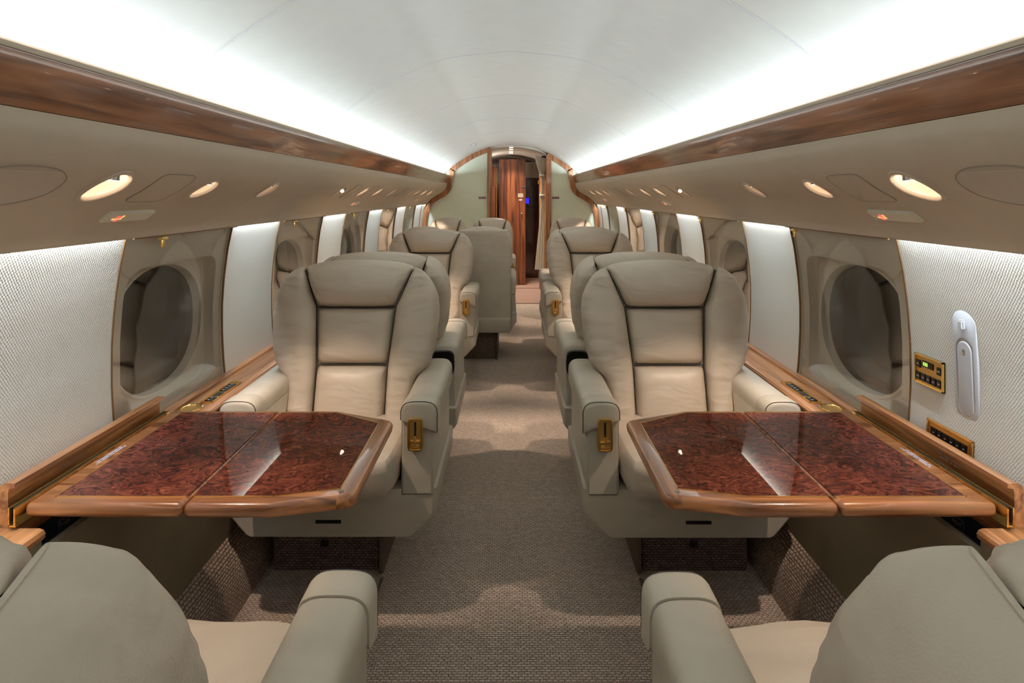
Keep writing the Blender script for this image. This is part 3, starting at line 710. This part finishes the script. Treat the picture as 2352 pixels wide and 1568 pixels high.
# ------------------------------------------------------------------ seats
CUR = [math.radians(17)]
def back_map(u, w, h, L=None):
    LEAN = CUR[0]
    return Vector((u, CUR[1]+w*math.sin(LEAN)-h*math.cos(LEAN), CUR[2]+w*math.cos(LEAN)+h*math.sin(LEAN)))
WO = [(-.03, .225), (.02, .226), (.10, .230), (.155, .245), (.195, .277), (.24, .293), (.30, .306), (.38, .311), (.445, .306), (.49, .290), (.525, .268), (.545, .244), (.554, .218)]
WI = [(-.03, .131), (.19, .133), (.405, .152), (.552, .212)]
WO = spline(WO, 4)
CREASE = [(.095, .5, .30), (.135, -.3, .9), (.165, .4, .7), (.205, -.2, 1.0), (.235, .5, .6), (.285, .2, .8), (.33, -.4, .45), (.47, .8, .5), (.505, -.8, .5)]
def edge(s, p=5.0): return max(0.0, 1-abs(2*s-1)**p)**(1/2.2)
def ease(x): return .5-.5*math.cos(math.pi*x)
def make_seat(ax, lean=17, yb=.30, zb=.480):      # ax: +1 aisle arm on +x, -1 on -x
    CUR[0] = math.radians(lean); CUR[1:] = [yb, zb]
    root = thing('cabin_armchair', 'armchair', 'armchair')
    lm = M['leather']; lf_ = M['leather_flat']
    # wings
    for sd in (-1, 1):
        bm = bmesh.new(); NW = 110; NA = 44
        def f(q, a):
            q = ease(q); w = lerp(-.03, .556, q)
            ui, uo = interp(WI, w), interp(WO, w)
            k = min(1, max(.0, (.562-w)/.05))**.5
            uc, hw = (ui+uo)/2, max(.002, (uo-ui)/2*(1 if w > 0 else .9))
            ang = 2*math.pi*a; c, s = sup(ang, 3.0)
            bulge = .012*math.sin(min(1, max(0, (w-.05)/.5))*math.pi)
            hf, hb = .060+bulge, .100
            h = (s*hf if s > 0 else s*hb)*(.35+.65*k)
            wr = .0022*math.sin(w*95+3*math.sin(w*31)+ang)*max(0, c*.5+.5)*(1 if w < .35 else .3)
            dd = 0
            if s > 0:
                for kk, (cw, sl, am) in enumerate(CREASE):
                    lo = .05+.45*((kk*37) % 10)/10
                    vis = math.exp(-((c-(1-2*lo))/.45)**2) if sd > 0 or kk % 2 else math.exp(-((c+.2-lo)/.35)**2)
                    dd -= .0042*am*vis*(math.exp(-((w-cw-sl*.02*c)/.0042)**2)-.6*math.exp(-((w-cw-.011-sl*.02*c)/.006)**2))
            return back_map(sd*(uc+hw*c+wr*c), w, h+wr*s+dd*s)
        V = gridsurf(bm, f, NW, NA, close_t=True)
        bm.faces.new(V[0]); bm.faces.new(V[-1])
        obj('side_wing', bm, lm, root, sharp=60)
    # headrest: section wraps over the top
    sec = spline([(.408, -.02), (.406, .030), (.420, .066), (.455, .083), (.50, .078), (.54, .055), (.568, .012), (.574, -.03), (.560, -.075), (.53, -.100), (.50, -.104), (.49, -.08)], 5)
    bm = bmesh.new()
    def f(s, a):
        s = ease(s); i = a*(len(sec)-1); i0 = min(int(i), len(sec)-2); w = lerp(sec[i0][0], sec[i0+1][0], i-i0); h = lerp(sec[i0][1], sec[i0+1][1], i-i0)
        e = edge(s, 7); hw = interp([(.405, .150), (.574, .212)], w)-.002
        x = (2*s-1); w2 = w+.018*(1-x*x)*(1 if w > .5 else 0)*min(1, (w-.5)/.06 if w > .5 else 0)
        wm, hm = .485, -.01
        k = .35+.65*e; 
        wr = (.0030*math.sin(x*46+w*70)+.0018*math.sin(w*150-x*31))*max(0, (abs(x)-.70)/.30)
        return back_map(hw*x, wm+(w2-wm)*(.80+.20*e), hm+(h-hm)*k+wr)
    V = gridsurf(bm, f, 46, len(sec))
    bm.faces.new([r[0] for r in V]+[r[-1] for r in reversed(V)])
    obj('headrest', bm, lm, root, sharp=60)
    # back cushions
    for nm, w0, w1, u0, u1, H in (('upper_back_cushion', .1945, .4035, .1325, .1505, .052), ('lower_back_cushion', -.035, .1935, .1315, .1330, .058)):
        bm = bmesh.new()
        def f(s, t):
            s, t = ease(s), ease(t); w = lerp(w0, w1, t); hw = lerp(u0, u1, t)
            return back_map(hw*(2*s-1), w, -.03+(H+.03)*min(1, edge(s, 9)*edge(t, 9)+.0)+.010*math.sin(math.pi*s)*math.sin(math.pi*t)*(1.3 if w0 < 0 else .6))
        V = gridsurf(bm, f, 34, 30)
        obj(nm, bm, lm, root, sharp=60)
    # back core + rear panel
    bm = bmesh.new(); pcube(bm, (0, 0, 0), (.215, .285, .052), (9, 9, 9), 6, lambda p: back_map(p.x, .255+p.y, p.z-.048))
    obj('back_shell', bm, M['leather'], root)
    bm = bmesh.new(); pcube(bm, (ax*.02, .415, .40), (.28, .10, .17), (10, 10, 10), 6); obj('rear_shell', bm, M['trimleather'], root)
    # dark seam lines
    bm = bmesh.new()
    for sd in (-1, 1): tube(bm, [back_map(sd*interp(WI, w), w, .020) for w in [lerp(-.02, .545, k/16) for k in range(17)]], .0032, 6)
    tube(bm, [back_map(lerp(-.15, .15, k/6), .4045, .018) for k in range(7)], .0032, 6)
    tube(bm, [back_map(lerp(-.13, .13, k/6), .194, .018) for k in range(7)], .0030, 6)
    obj('seam_piping', bm, M['piping'], root)
    # cushion
    bm = bmesh.new()
    def fc(p):
        t = (p.y+.12)/.45
        z = p.z+.012*math.cos(p.x/.235*math.pi/2)*(1 if p.z > .43 else 0)+(.0 if p.z < .43 else .004*math.sin(p.x*30)*max(0, 1-t))
        return Vector((p.x, p.y, z))
    pcube(bm, (0, .120, .440), (.235, .225, .060), (8, 5, 4), 14, fc); obj('seat_cushion', bm, lm, root)
    # lower body / skirt
    bm = bmesh.new()
    pr = [(-.352, .372), (-.352, .300), (-.345, .288), (-.283, .222), (-.27, .216), (.27, .216), (.283, .222), (.345, .288), (.352, .300), (.352, .372)]
    pr = [(x if x*ax > 0 else x*.318/.352, z) for x, z in pr]
    rings = []
    for y, k in ((.010, .965), (.018, 1.0), (.53, 1.0), (.545, .98)): rings.append([Vector((x*k, y, .30+(z-.30)*k)) for x, z in pr])
    loft(bm, rings, True, True); obj('seat_base', bm, lf_, root, sharp=35)
    bm = bmesh.new(); box(bm, -.03, .05, .007, .013, .262, .272); obj('pull_slot', bm, M['void'], root, sm=False)
    bm = bmesh.new(); box(bm, -.14, .14, .0085, .0115, .276, .350, .001); obj('front_flap', bm, lf_, root)
    # pedestal
    x0, x1 = (-.235, .130) if ax > 0 else (-.130, .235)
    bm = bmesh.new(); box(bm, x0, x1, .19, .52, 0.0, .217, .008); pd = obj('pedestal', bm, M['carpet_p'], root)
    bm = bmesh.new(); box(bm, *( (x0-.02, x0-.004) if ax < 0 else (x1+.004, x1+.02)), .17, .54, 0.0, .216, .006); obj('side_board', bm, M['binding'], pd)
    bm = bmesh.new(); box(bm, (x0+x1)/2-.036, (x0+x1)/2+.036, .186, .1905, .137, .155); obj('life_vest_label', bm, M['tapelabel'], pd, sm=False)
    bm = bmesh.new(); box(bm, (x0+x1)/2-.018, (x0+x1)/2+.010, .186, .1905, .085, .108, .001); obj('pull_tab', bm, M['black'], pd, sm=False)
    # arms
    for sd in (-1, 1):
        cx = sd*(.298 if sd == ax else .271)
        bm = bmesh.new()
        hw = .052
        rings = []
        for y, kk in ((.004, .94), (.010, 1.0), (.50, 1.0), (.515, .92)):
            rings.append([Vector((cx+sd*(-.0575+(.101*(c*kk+1)/2)), y, z)) for c, z in ((-1, .355), (1, .355), (1, .60), (.8, .625), (-.8, .625), (-1, .60))])
        loft(bm, rings, True, True); bmesh.ops.bevel(bm, geom=bm.edges[:], offset=.004, segments=2, affect='EDGES')
        arm = obj('armrest', bm, lf_, root, sharp=35)
        def dsec(k, drop, gx=0):
            P = []
            for j in range(21):
                a = math.pi*j/20; c, s = sup(a, 3.2); P.append((cx+(.0575+gx)*k*c, .605+(.045+gx)*k*s))
            return [(P[0][0], .605-(drop if sd > 0 else .012))]+P+[(P[-1][0], .605-(drop if sd < 0 else .012))]
        bm = bmesh.new(); rings = []
        for y, k in ((.066, .97), (.070, 1.0), (.44, 1.0), (.50, .97), (.525, .86), (.532, .7)): rings.append([Vector((x, y, z)) for x, z in dsec(k, .03)])
        loft(bm, rings, True, True); obj('arm_pad', bm, lf_, arm, sharp=45)
        bm = bmesh.new(); rings = []
        for y, k, dr in ((-.010, .72, .03), (-.009, .86, .045), (-.003, .965, .055), (.006, 1.0, .06), (.058, 1.0, .045), (.064, .99, .035)): rings.append([Vector((x, y, z)) for x, z in dsec(k, dr, .0025)])
        loft(bm, rings, True, True); obj('arm_cap', bm, lf_, arm, sharp=50)
        bm = bmesh.new(); tube(bm, [Vector((x, -.0045, z)) for x, z in dsec(.955, .05, .0025)], .0014, 6); obj('cap_piping', bm, M['piping'], arm)
        bm = bmesh.new(); N = 28; cc = cx-sd*.006
        loft(bm, [[Vector((cc+rx*sup(2*math.pi*(k+.5)/N, 5)[0], y, .565+rz*sup(2*math.pi*(k+.5)/N, 5)[1])) for k in range(N)] for rx, rz, y in ((.047, .055, .505), (.047, .055, .532), (.042, .050, .537))], True, True)
        obj('rear_cover', bm, M['black'], arm)
        if sd == ax:
            lx = cx-ax*.010
            bm = bmesh.new(); N = 32
            loft(bm, [[Vector((lx+rx*sup(2*math.pi*(k+.5)/N, 8)[0], y, .552+rz*sup(2*math.pi*(k+.5)/N, 8)[1])) for k in range(N)] for rx, rz, y in ((.0245, .051, .006), (.0245, .051, -.019), (.0230, .0495, -.0225), (.0200, .0465, -.0225), (.0190, .0455, -.0205), (.0190, .0455, -.013))], False, False)
            obj('latch_bezel', bm, M['gold'], arm, sharp=30)
            bm = bmesh.new(); box(bm, lx-.018, lx+.018, -.0155, .004, .508, .596); obj('latch_plate', bm, M['goldd'], arm, sm=False)
            bm = bmesh.new(); box(bm, lx-.0032, lx+.0032, -.0165, -.015, .548, .590); obj('latch_slot', bm, M['void'], arm, sm=False)
            bm = bmesh.new(); box(bm, lx-.015, lx+.015, -.022, -.015, .528, .534, .001); box(bm, lx-.003, lx+.003, -.026, -.015, .530, .548, .001); box(bm, lx-.012, lx+.012, -.018, -.015, .512, .521, .001)
            obj('latch_lever', bm, M['gold'], arm)
            bm = bmesh.new(); box(bm, lx-.046*ax-.008, lx-.046*ax+.008, .20, .23, .500, .512, .002); obj('belt_buckle', bm, M['chrome'], arm)
    return root
PR = make_seat(1); QR = make_seat(-1); PA = make_seat(1, 22, .385, .492); QA = make_seat(-1, 22, .385, .492)
XS = .587; XR = .580
G = 'leather cabin seats'
plan = [
    # proto, x, y (arm front), rotation, sx, label
    (QA, -XS, 1.050, 1, 1, 'left foreground leather seat with its back to the camera, cropped by the frame'),
    (PA, XR, 1.045, 1, 1, 'right foreground leather seat with its back to the camera, cropped by the frame'),
    (PR, -XS, 1.915, 0, 1, 'beige leather seat facing the camera just behind the left table'),
    (QR, XR, 1.910, 0, 1, 'beige leather seat facing the camera just behind the right table'),
    (QR, -XS, 3.190, 1, 1, 'leather seat back to back with the seat behind the left table'),
    (PR, XR, 3.190, 1, 1, 'leather seat back to back with the seat behind the right table'),
    (PR, -XS, 4.045, 0, 1, 'second camera-facing leather seat along the left wall'),
    (QR, XR, 4.045, 0, 1, 'second camera-facing leather seat along the right wall'),
    (QR, -.69, 5.330, 1, .66, 'far window-side seat hidden behind the second left camera-facing seat'),
    (QR, -.212, 5.330, 1, .72, 'aisle seat seen from behind with a tall flat leather back panel'),
    (PR, XR, 5.330, 1, .95, 'far right seat with its back to the camera beyond the second row'),
    (PR, -.69, 6.190, 0, .66, 'rearmost camera-facing seat beside the left wall at the bulkhead'),
    (PR, -.205, 6.190, 0, .72, 'rearmost camera-facing seat left of the aisle near the doorway'),
    (QR, .655, 6.190, 0, .76, 'rearmost camera-facing seat right of the doorway at the bulkhead'),
]
used = set()
for i, (pr, x, y, rot, kx, lab) in enumerate(plan):
    o = pr if id(pr) not in used else copy_tree(pr)
    used.add(id(pr))
    o.location = (x, y, 0); o.rotation_euler = (0, 0, math.pi if rot else 0); o.scale = (kx, 1, 1)
    o['label'] = lab; o['group'] = G
    if i in (8, 9, 10):
        for a_ in o.children:
            for c_ in list(a_.children):
                if c_.name.startswith('rear_cover'): c_.data = c_.data.copy(); c_.data.materials[0] = M['leather_flat']
    if i == 9:      # tall flat rear panel of the aisle seat seen from behind
        bm = bmesh.new(); pcube(bm, (0, .545, .625), (.295, .030, .385), (14, 6, 14), 8); obj('rear_panel', bm, M['leather_flat'], o)
        bm = bmesh.new(); pcube(bm, (0, .50, .990), (.27, .075, .030), (9, 4, 4), 8); obj('top_roll', bm, M['leather'], o)
        bm = bmesh.new(); box(bm, -.285, .285, .54, .592, .222, .335, .01); obj('kick_panel', bm, M['leather_flat'], o)

# carpet edge binding beside the seats
for sx, side in ((-1, 'left'), (1, 'right')):
    bm = bmesh.new(); box(bm, *sorted((sx*.432, sx*.442)), .55, 2.06, -.002, .006, .002)
    tag(obj('trim_%d' % (14+(sx > 0)), bm, M['binding']), kind='structure')

# ------------------------------------------------------------------ tables
TZ = .685
def make_table(sx):
    side = 'left' if sx < 0 else 'right'
    t = thing('folding_table', 'glossy burl wood folding table extended on the %s side' % side, 'table', (sx*.96, 1.47, TZ), 'burl wood cabin tables')
    T = Vector(t.location)
    dx = 0 if sx < 0 else -.008
    xo, xs, xc, xi = .970, .653, .480, .320+dx
    ya, yb = 1.207, 1.738
    L_out = [(xs+.0008, ya), (xo, ya+.004), (xo, yb), (xs+.0008, yb)]
    L_in = [(xs-.0008, ya), (xc, ya), (xi+.010, ya+.034), (xi, ya+.047), (xi, yb-.085), (xi+.008, yb-.072), (xc, yb-.006), (xc+.02, yb), (xs-.0008, yb)]
    def loc(p): return [(sx*x-T.x, y-T.y) for x, y in p]
    for nm, pl in (('outer_leaf', L_out), ('inner_leaf', L_in)):
        bm = bmesh.new(); prism(bm, loc(pl), -.030, 0, .0125, 4)
        if nm == 'inner_leaf':
            bmesh.ops.bisect_plane(bm, geom=bm.verts[:]+bm.edges[:]+bm.faces[:], plane_co=(sx*(xi+.035)-T.x, 0, 0), plane_no=(1, 0, 0))
            for fc_ in bm.faces:
                if abs(fc_.calc_center_median().x+T.x) < xi+.035: fc_.material_index = 1
        lf = obj(nm, bm, M['woodx'], t, sharp=30); lf.data.materials.append(M['woody2'])
        bm = bmesh.new(); 
        if nm == 'outer_leaf': q = [(xs+.006, ya+.034), (xo-.044, ya+.034), (xo-.044, yb-.022), (xs+.006, yb-.022)]
        else: q = [(xs-.006, ya+.034), (xc+.003, ya+.034), (xi+.036, ya+.066), (xi+.036, yb-.102), (xc+.012, yb-.022), (xs-.006, yb-.022)]
        cx = sum(p[0] for p in q)/len(q); cy = sum(p[1] for p in q)/len(q)
        prism(bm, loc(q), -.002, .0005); obj('burl_inlay', bm, M['burl'], lf, sm=False)
        # gold line around the inlay, open at the seam
        bm = bmesh.new()
        seq = q if nm == 'inner_leaf' else q
        for i in range(len(seq)-1 if True else 0):
            a, b = Vector(seq[i]), Vector(seq[i+1])
            if abs(a.x-b.x) < .02 and abs(a.x-xs) < .02: continue
            d = (b-a).normalized(); n = Vector((d.y, -d.x))*.0011; e_ = d*.0011
            prism(bm, loc([tuple(a-n-e_), tuple(b-n+e_), tuple(b+n+e_), tuple(a+n-e_)]), -.001, .0011)
        obj('gold_line', bm, M['gold'], lf, sm=False)
    # small gold buttons at the inner corner
    bm = bmesh.new(); tube(bm, [Vector((sx*(xi+.032)-T.x, ya+.054-T.y, -.001)), Vector((sx*(xi+.032)-T.x, ya+.054-T.y, .0016))], .0055, 18); obj('corner_button', bm, M['chrome'], t)
    # hinge rail at the wall side
    bm = bmesh.new()
    for x0, x1, z0, z1 in ((.9725, .976, -.034, -.002), (.984, .9865, -.036, .0005), (.972, .9865, -.038, -.034)): box(bm, *sorted((sx*x0-T.x, sx*x1-T.x)), ya-.012-T.y, yb-T.y, z0, z1)
    obj('hinge_rail', bm, M['gold'], t, sm=False)
    bm = bmesh.new(); box(bm, *sorted((sx*.977-T.x, sx*.983-T.x)), ya-.005-T.y, yb-T.y, -.030, -.003); obj('hinge_gap', bm, M['black'], t, sm=False)
    # white print on the rim
    bm = bmesh.new(); yc = 1.44 if sx < 0 else 1.425
    f = lambda u, v, k: Vector((sx*.9475-T.x+v*(-sx)*-1*-1, yc+(u*-sx)-T.y, .0003+.0005*k))
    microtext(bm, f, .105, .013, 2, 9); obj('rim_lettering', bm, M['letter'], t, sm=False)
    # under-table support
    bm = bmesh.new(); box(bm, *sorted((sx*.70-T.x, sx*.955-T.x)), -.02, .02, -.045, -.0305, .003); obj('support_strut', bm, M['black'], t)
    # raised rail
    r = thing('table_lid_rail', 'raised wood rail with rolled lip along the wall side of the %s table' % side, 'rail', (sx*1.0, 1.46, .66), 'raised table rails')
    R = Vector(r.location)
    bm = bmesh.new(); yo = 0 if sx < 0 else .008
    pr = [(.9975, .600), (.9975, .7085), (.995, .7165), (.984, .7175), (.984, .7265), (1.004, .7275), (1.012, .7225), (1.0165, .713), (1.0165, .600)]
    loft(bm, [[Vector((sx*x, y, z))-R for x, z in pr] for y in (1.208, 1.730+yo)], True, True)
    rb = obj('board', bm, M['woody'], r, sharp=35)
    bm = bmesh.new(); yc = 1.385 if sx < 0 else 1.385
    microtext(bm, lambda u, v, k: Vector((sx*(.9974-.0004*k), yc+(u*-sx), .694+v))-R, .085, .014, 2, 13); obj('rail_lettering', bm, M['letterp'], rb, sm=False)
for sx in (-1, 1): make_table(sx)

# ------------------------------------------------------------------ ledge fittings
for sx, side in ((-1, 'left'), (1, 'right')):
    t = thing('cup_holder', 'oval gold cup holder ring sunk in the %s ledge behind the table' % side, 'cup holder', (sx*.982, 1.872, .640), 'gold cup holders')
    bm = bmesh.new(); N = 40; T = [2*math.pi*k/N for k in range(N)]
    loft(bm, [[Vector((q*.85*math.cos(a), q*1.1*math.sin(a), h)) for a in T] for q, h in ((.036, .0), (.036, .004), (.034, .0055), (.031, .004), (.030, .0012))]); obj('rim', bm, M['gold'], t)
    bm = bmesh.new(); loft(bm, [[Vector((q*.85*math.cos(a), q*1.1*math.sin(a), h)) for a in T] for q, h in ((.031, .0015), (.02, .0008))], False, True); obj('well', bm, M['goldd'], t)
    t = thing('seat_control_panel', 'slim gold control strip with black buttons on the %s ledge beside the armrest' % side, 'control panel', (sx*.962, 2.03, .640), 'ledge control strips')
    bm = bmesh.new(); box(bm, -.018, .018, -.105, .105, 0, .003, .001); obj('plate', bm, M['goldd'], t)
    bm = bmesh.new()
    for (x0, x1, y0, y1) in ((-.018, -.0165, -.105, .105), (.0165, .018, -.105, .105), (-.018, .018, -.105, -.1035), (-.018, .018, .1035, .105)): box(bm, x0, x1, y0, y1, .002, .0055)
    obj('bezel', bm, M['gold'], t, sm=False)
    for y in (-.088, -.068, .012, .032, .052, .072):
        bm = bmesh.new(); box(bm, -.012, .012, y-.0085, y+.0085, .003, .006, .001); b = obj('button', bm, M['black'], t)
        bm = bmesh.new(); pcube(bm, (-.002, y, .006), (.004, .004, .0008), 3, 3); obj('icon', bm, M['letterp'], b)
    bm = bmesh.new(); box(bm, -.012, .012, -.045, -.008, .003, .0038); obj('display', bm, simple('grey_display', srgb(70, 62, 58), .2) if sx < 0 else bpy.data.materials['grey_display'], t, sm=False)
    for i, y in enumerate((2.60, 4.75)):
        bm = bmesh.new(); tube(bm, [(0, 0, 0), (0, 0, .006)], .006, 12); pcube(bm, (0, 0, .010), (.017, .017, .006), 2.5, 5)
        o = obj('ledge_knob', bm, M['gold']); o.location = (sx*.995, y, .640)
        tag(o, 'round gold knob on the %s wood ledge, %s' % (side, ('beside the seat behind the table', 'far down the cabin')[i]), 'knob', 'gold ledge knobs')

# ------------------------------------------------------------------ right wall fittings
def wallpt(sx, y, z, off=0): return Vector((sx*(wallx(z)-off), y, z))
def wall_frame(sx, y, z):
    p = wallpt(sx, y, z); t = (wallpt(sx, y, z+.02)-wallpt(sx, y, z-.02)).normalized(); n = Vector((0, 1, 0)).cross(t)
    if n.x*sx > 0: n = -n
    return p, t, n
def wall_plate(bm, P, t, n, w, h, d0, d1, cy=0, cz=0, bev=.0008):
    r = bmesh.ops.create_cube(bm, size=1); vs = r['verts']
    for v in vs: v.co = P+Vector((0, 1, 0))*(cy+v.co.x*w)+t*(cz+v.co.y*h)+n*(d0+(v.co.z+.5)*(d1-d0))
    if bev: bmesh.ops.bevel(bm, geom=list({e for v in vs for e in v.link_edges}), offset=bev, segments=2, affect='EDGES')
p, tv, nv = wall_frame(1, 1.525, .855); O = Vector((0, 0, 0))
t = thing('cabin_control_panel', 'small square gold control panel with green display on the right wall', 'control panel', tuple(p), 'gold wall control panels')
bm = bmesh.new(); wall_plate(bm, O, tv, nv, .104, .074, -.002, .004); obj('plate', bm, M['goldd'], t)
bm = bmesh.new()
for w, h, cy, cz in ((.104, .004, 0, .035), (.104, .004, 0, -.035), (.004, .074, -.050, 0), (.004, .074, .050, 0)): wall_plate(bm, O, tv, nv, w, h, .0, .008, cy, cz)
obj('bezel', bm, M['gold'], t)
bm = bmesh.new(); wall_plate(bm, O, tv, nv, .040, .016, .004, .0055, .004, .016); d = obj('display', bm, M['black'], t)
bm = bmesh.new()
for k in range(3): wall_plate(bm, O, tv, nv, .0035, .009, .0055, .006, .018-.006*k, .016, 0)
obj('digits', bm, M['green'], d, sm=False)
for cy, cz in ((.038, .012), (-.038, .012), (.038, -.019), (.019, -.019), (0, -.019), (-.019, -.019), (-.038, -.019)):
    bm = bmesh.new(); wall_plate(bm, O, tv, nv, .015, .019, .004, .0075, cy, cz); b = obj('button', bm, M['black'], t)
    bm = bmesh.new(); wall_plate(bm, O, tv, nv, .007, .004, .0075, .0079, cy, cz, 0); obj('symbol', bm, M['letterp'], b, sm=False)
p, tv, nv = wall_frame(1, 1.452, .701)
t = thing('switch_panel', 'wide gold switch panel with two rows of black keys low on the right wall', 'control panel', tuple(p), 'gold wall control panels')
bm = bmesh.new(); wall_plate(bm, O, tv, nv, .150, .078, -.002, .003); obj('plate', bm, M['goldd'], t)
bm = bmesh.new()
for w, h, cy, cz in ((.150, .003, 0, .0375), (.150, .003, 0, -.0375), (.003, .078, -.0735, 0), (.003, .078, .0735, 0), (.126, .002, 0, .027), (.002, .056, .063, -.001), (.002, .056, -.063, -.001)): wall_plate(bm, O, tv, nv, w, h, .0, .0055, cy, cz)
obj('bezel', bm, M['gold'], t)
for r in range(2):
    for k in range(6):
        bm = bmesh.new(); cy = .050-.020*k; cz = .012-.024*r
        wall_plate(bm, O, tv, nv, .0155, .019, .003, .006, cy, cz); b = obj('key', bm, M['black'], t)
        bm = bmesh.new(); wall_plate(bm, O, tv, nv, .005, .0025, .006, .0064, cy, cz, 0); obj('symbol', bm, M['letterp'], b, sm=False)
# handset
p, tv, nv = wall_frame(1, 1.403, .905)
t = thing('cabin_handset', 'white oval telephone handset cradle recessed in the right wall', 'handset', tuple(p))
def wring(ry, rz, h, cz=0, N=64, k=None):
    R = []
    for i in range(N):
        a = 2*math.pi*i/N; c, s = math.cos(a), math.sin(a)
        z = (rz-ry)*(1 if s > 0 else -1)*(1 if abs(s) > 1e-6 else 0)+ry*s
        R.append(Vector((0, ry*c, 0))+tv*(z+cz)+nv*h)
    return R
bm = bmesh.new(); loft(bm, [wring(.0375, .131, -.001), wring(.0365, .130, .004), wring(.034, .1275, .0055), wring(.027, .092, .0055, -.028), wring(.0265, .0915, -.012, -.028)], False, True); obj('cradle', bm, M['white'], t, sharp=40)
bm = bmesh.new(); loft(bm, [wring(.0235, .087, -.010, -.030), wring(.0235, .087, .004, -.030), wring(.021, .0845, .0065, -.030), wring(.012, .07, .0072, -.030)], False, True); obj('handset_body', bm, M['white'], t, sharp=40)
bm = bmesh.new(); wall_plate(bm, O, tv, nv, .017, .022, .004, .014, .0, .095, .003); obj('hook_switch', bm, M['white'], t)
bm = bmesh.new(); loft(bm, [[v+tv*.032 for v in wring(.004, .008, .0068)], [v+tv*.032 for v in wring(.003, .0065, .0078)]], False, True); obj('oval_mark', bm, M['chrome'], t)
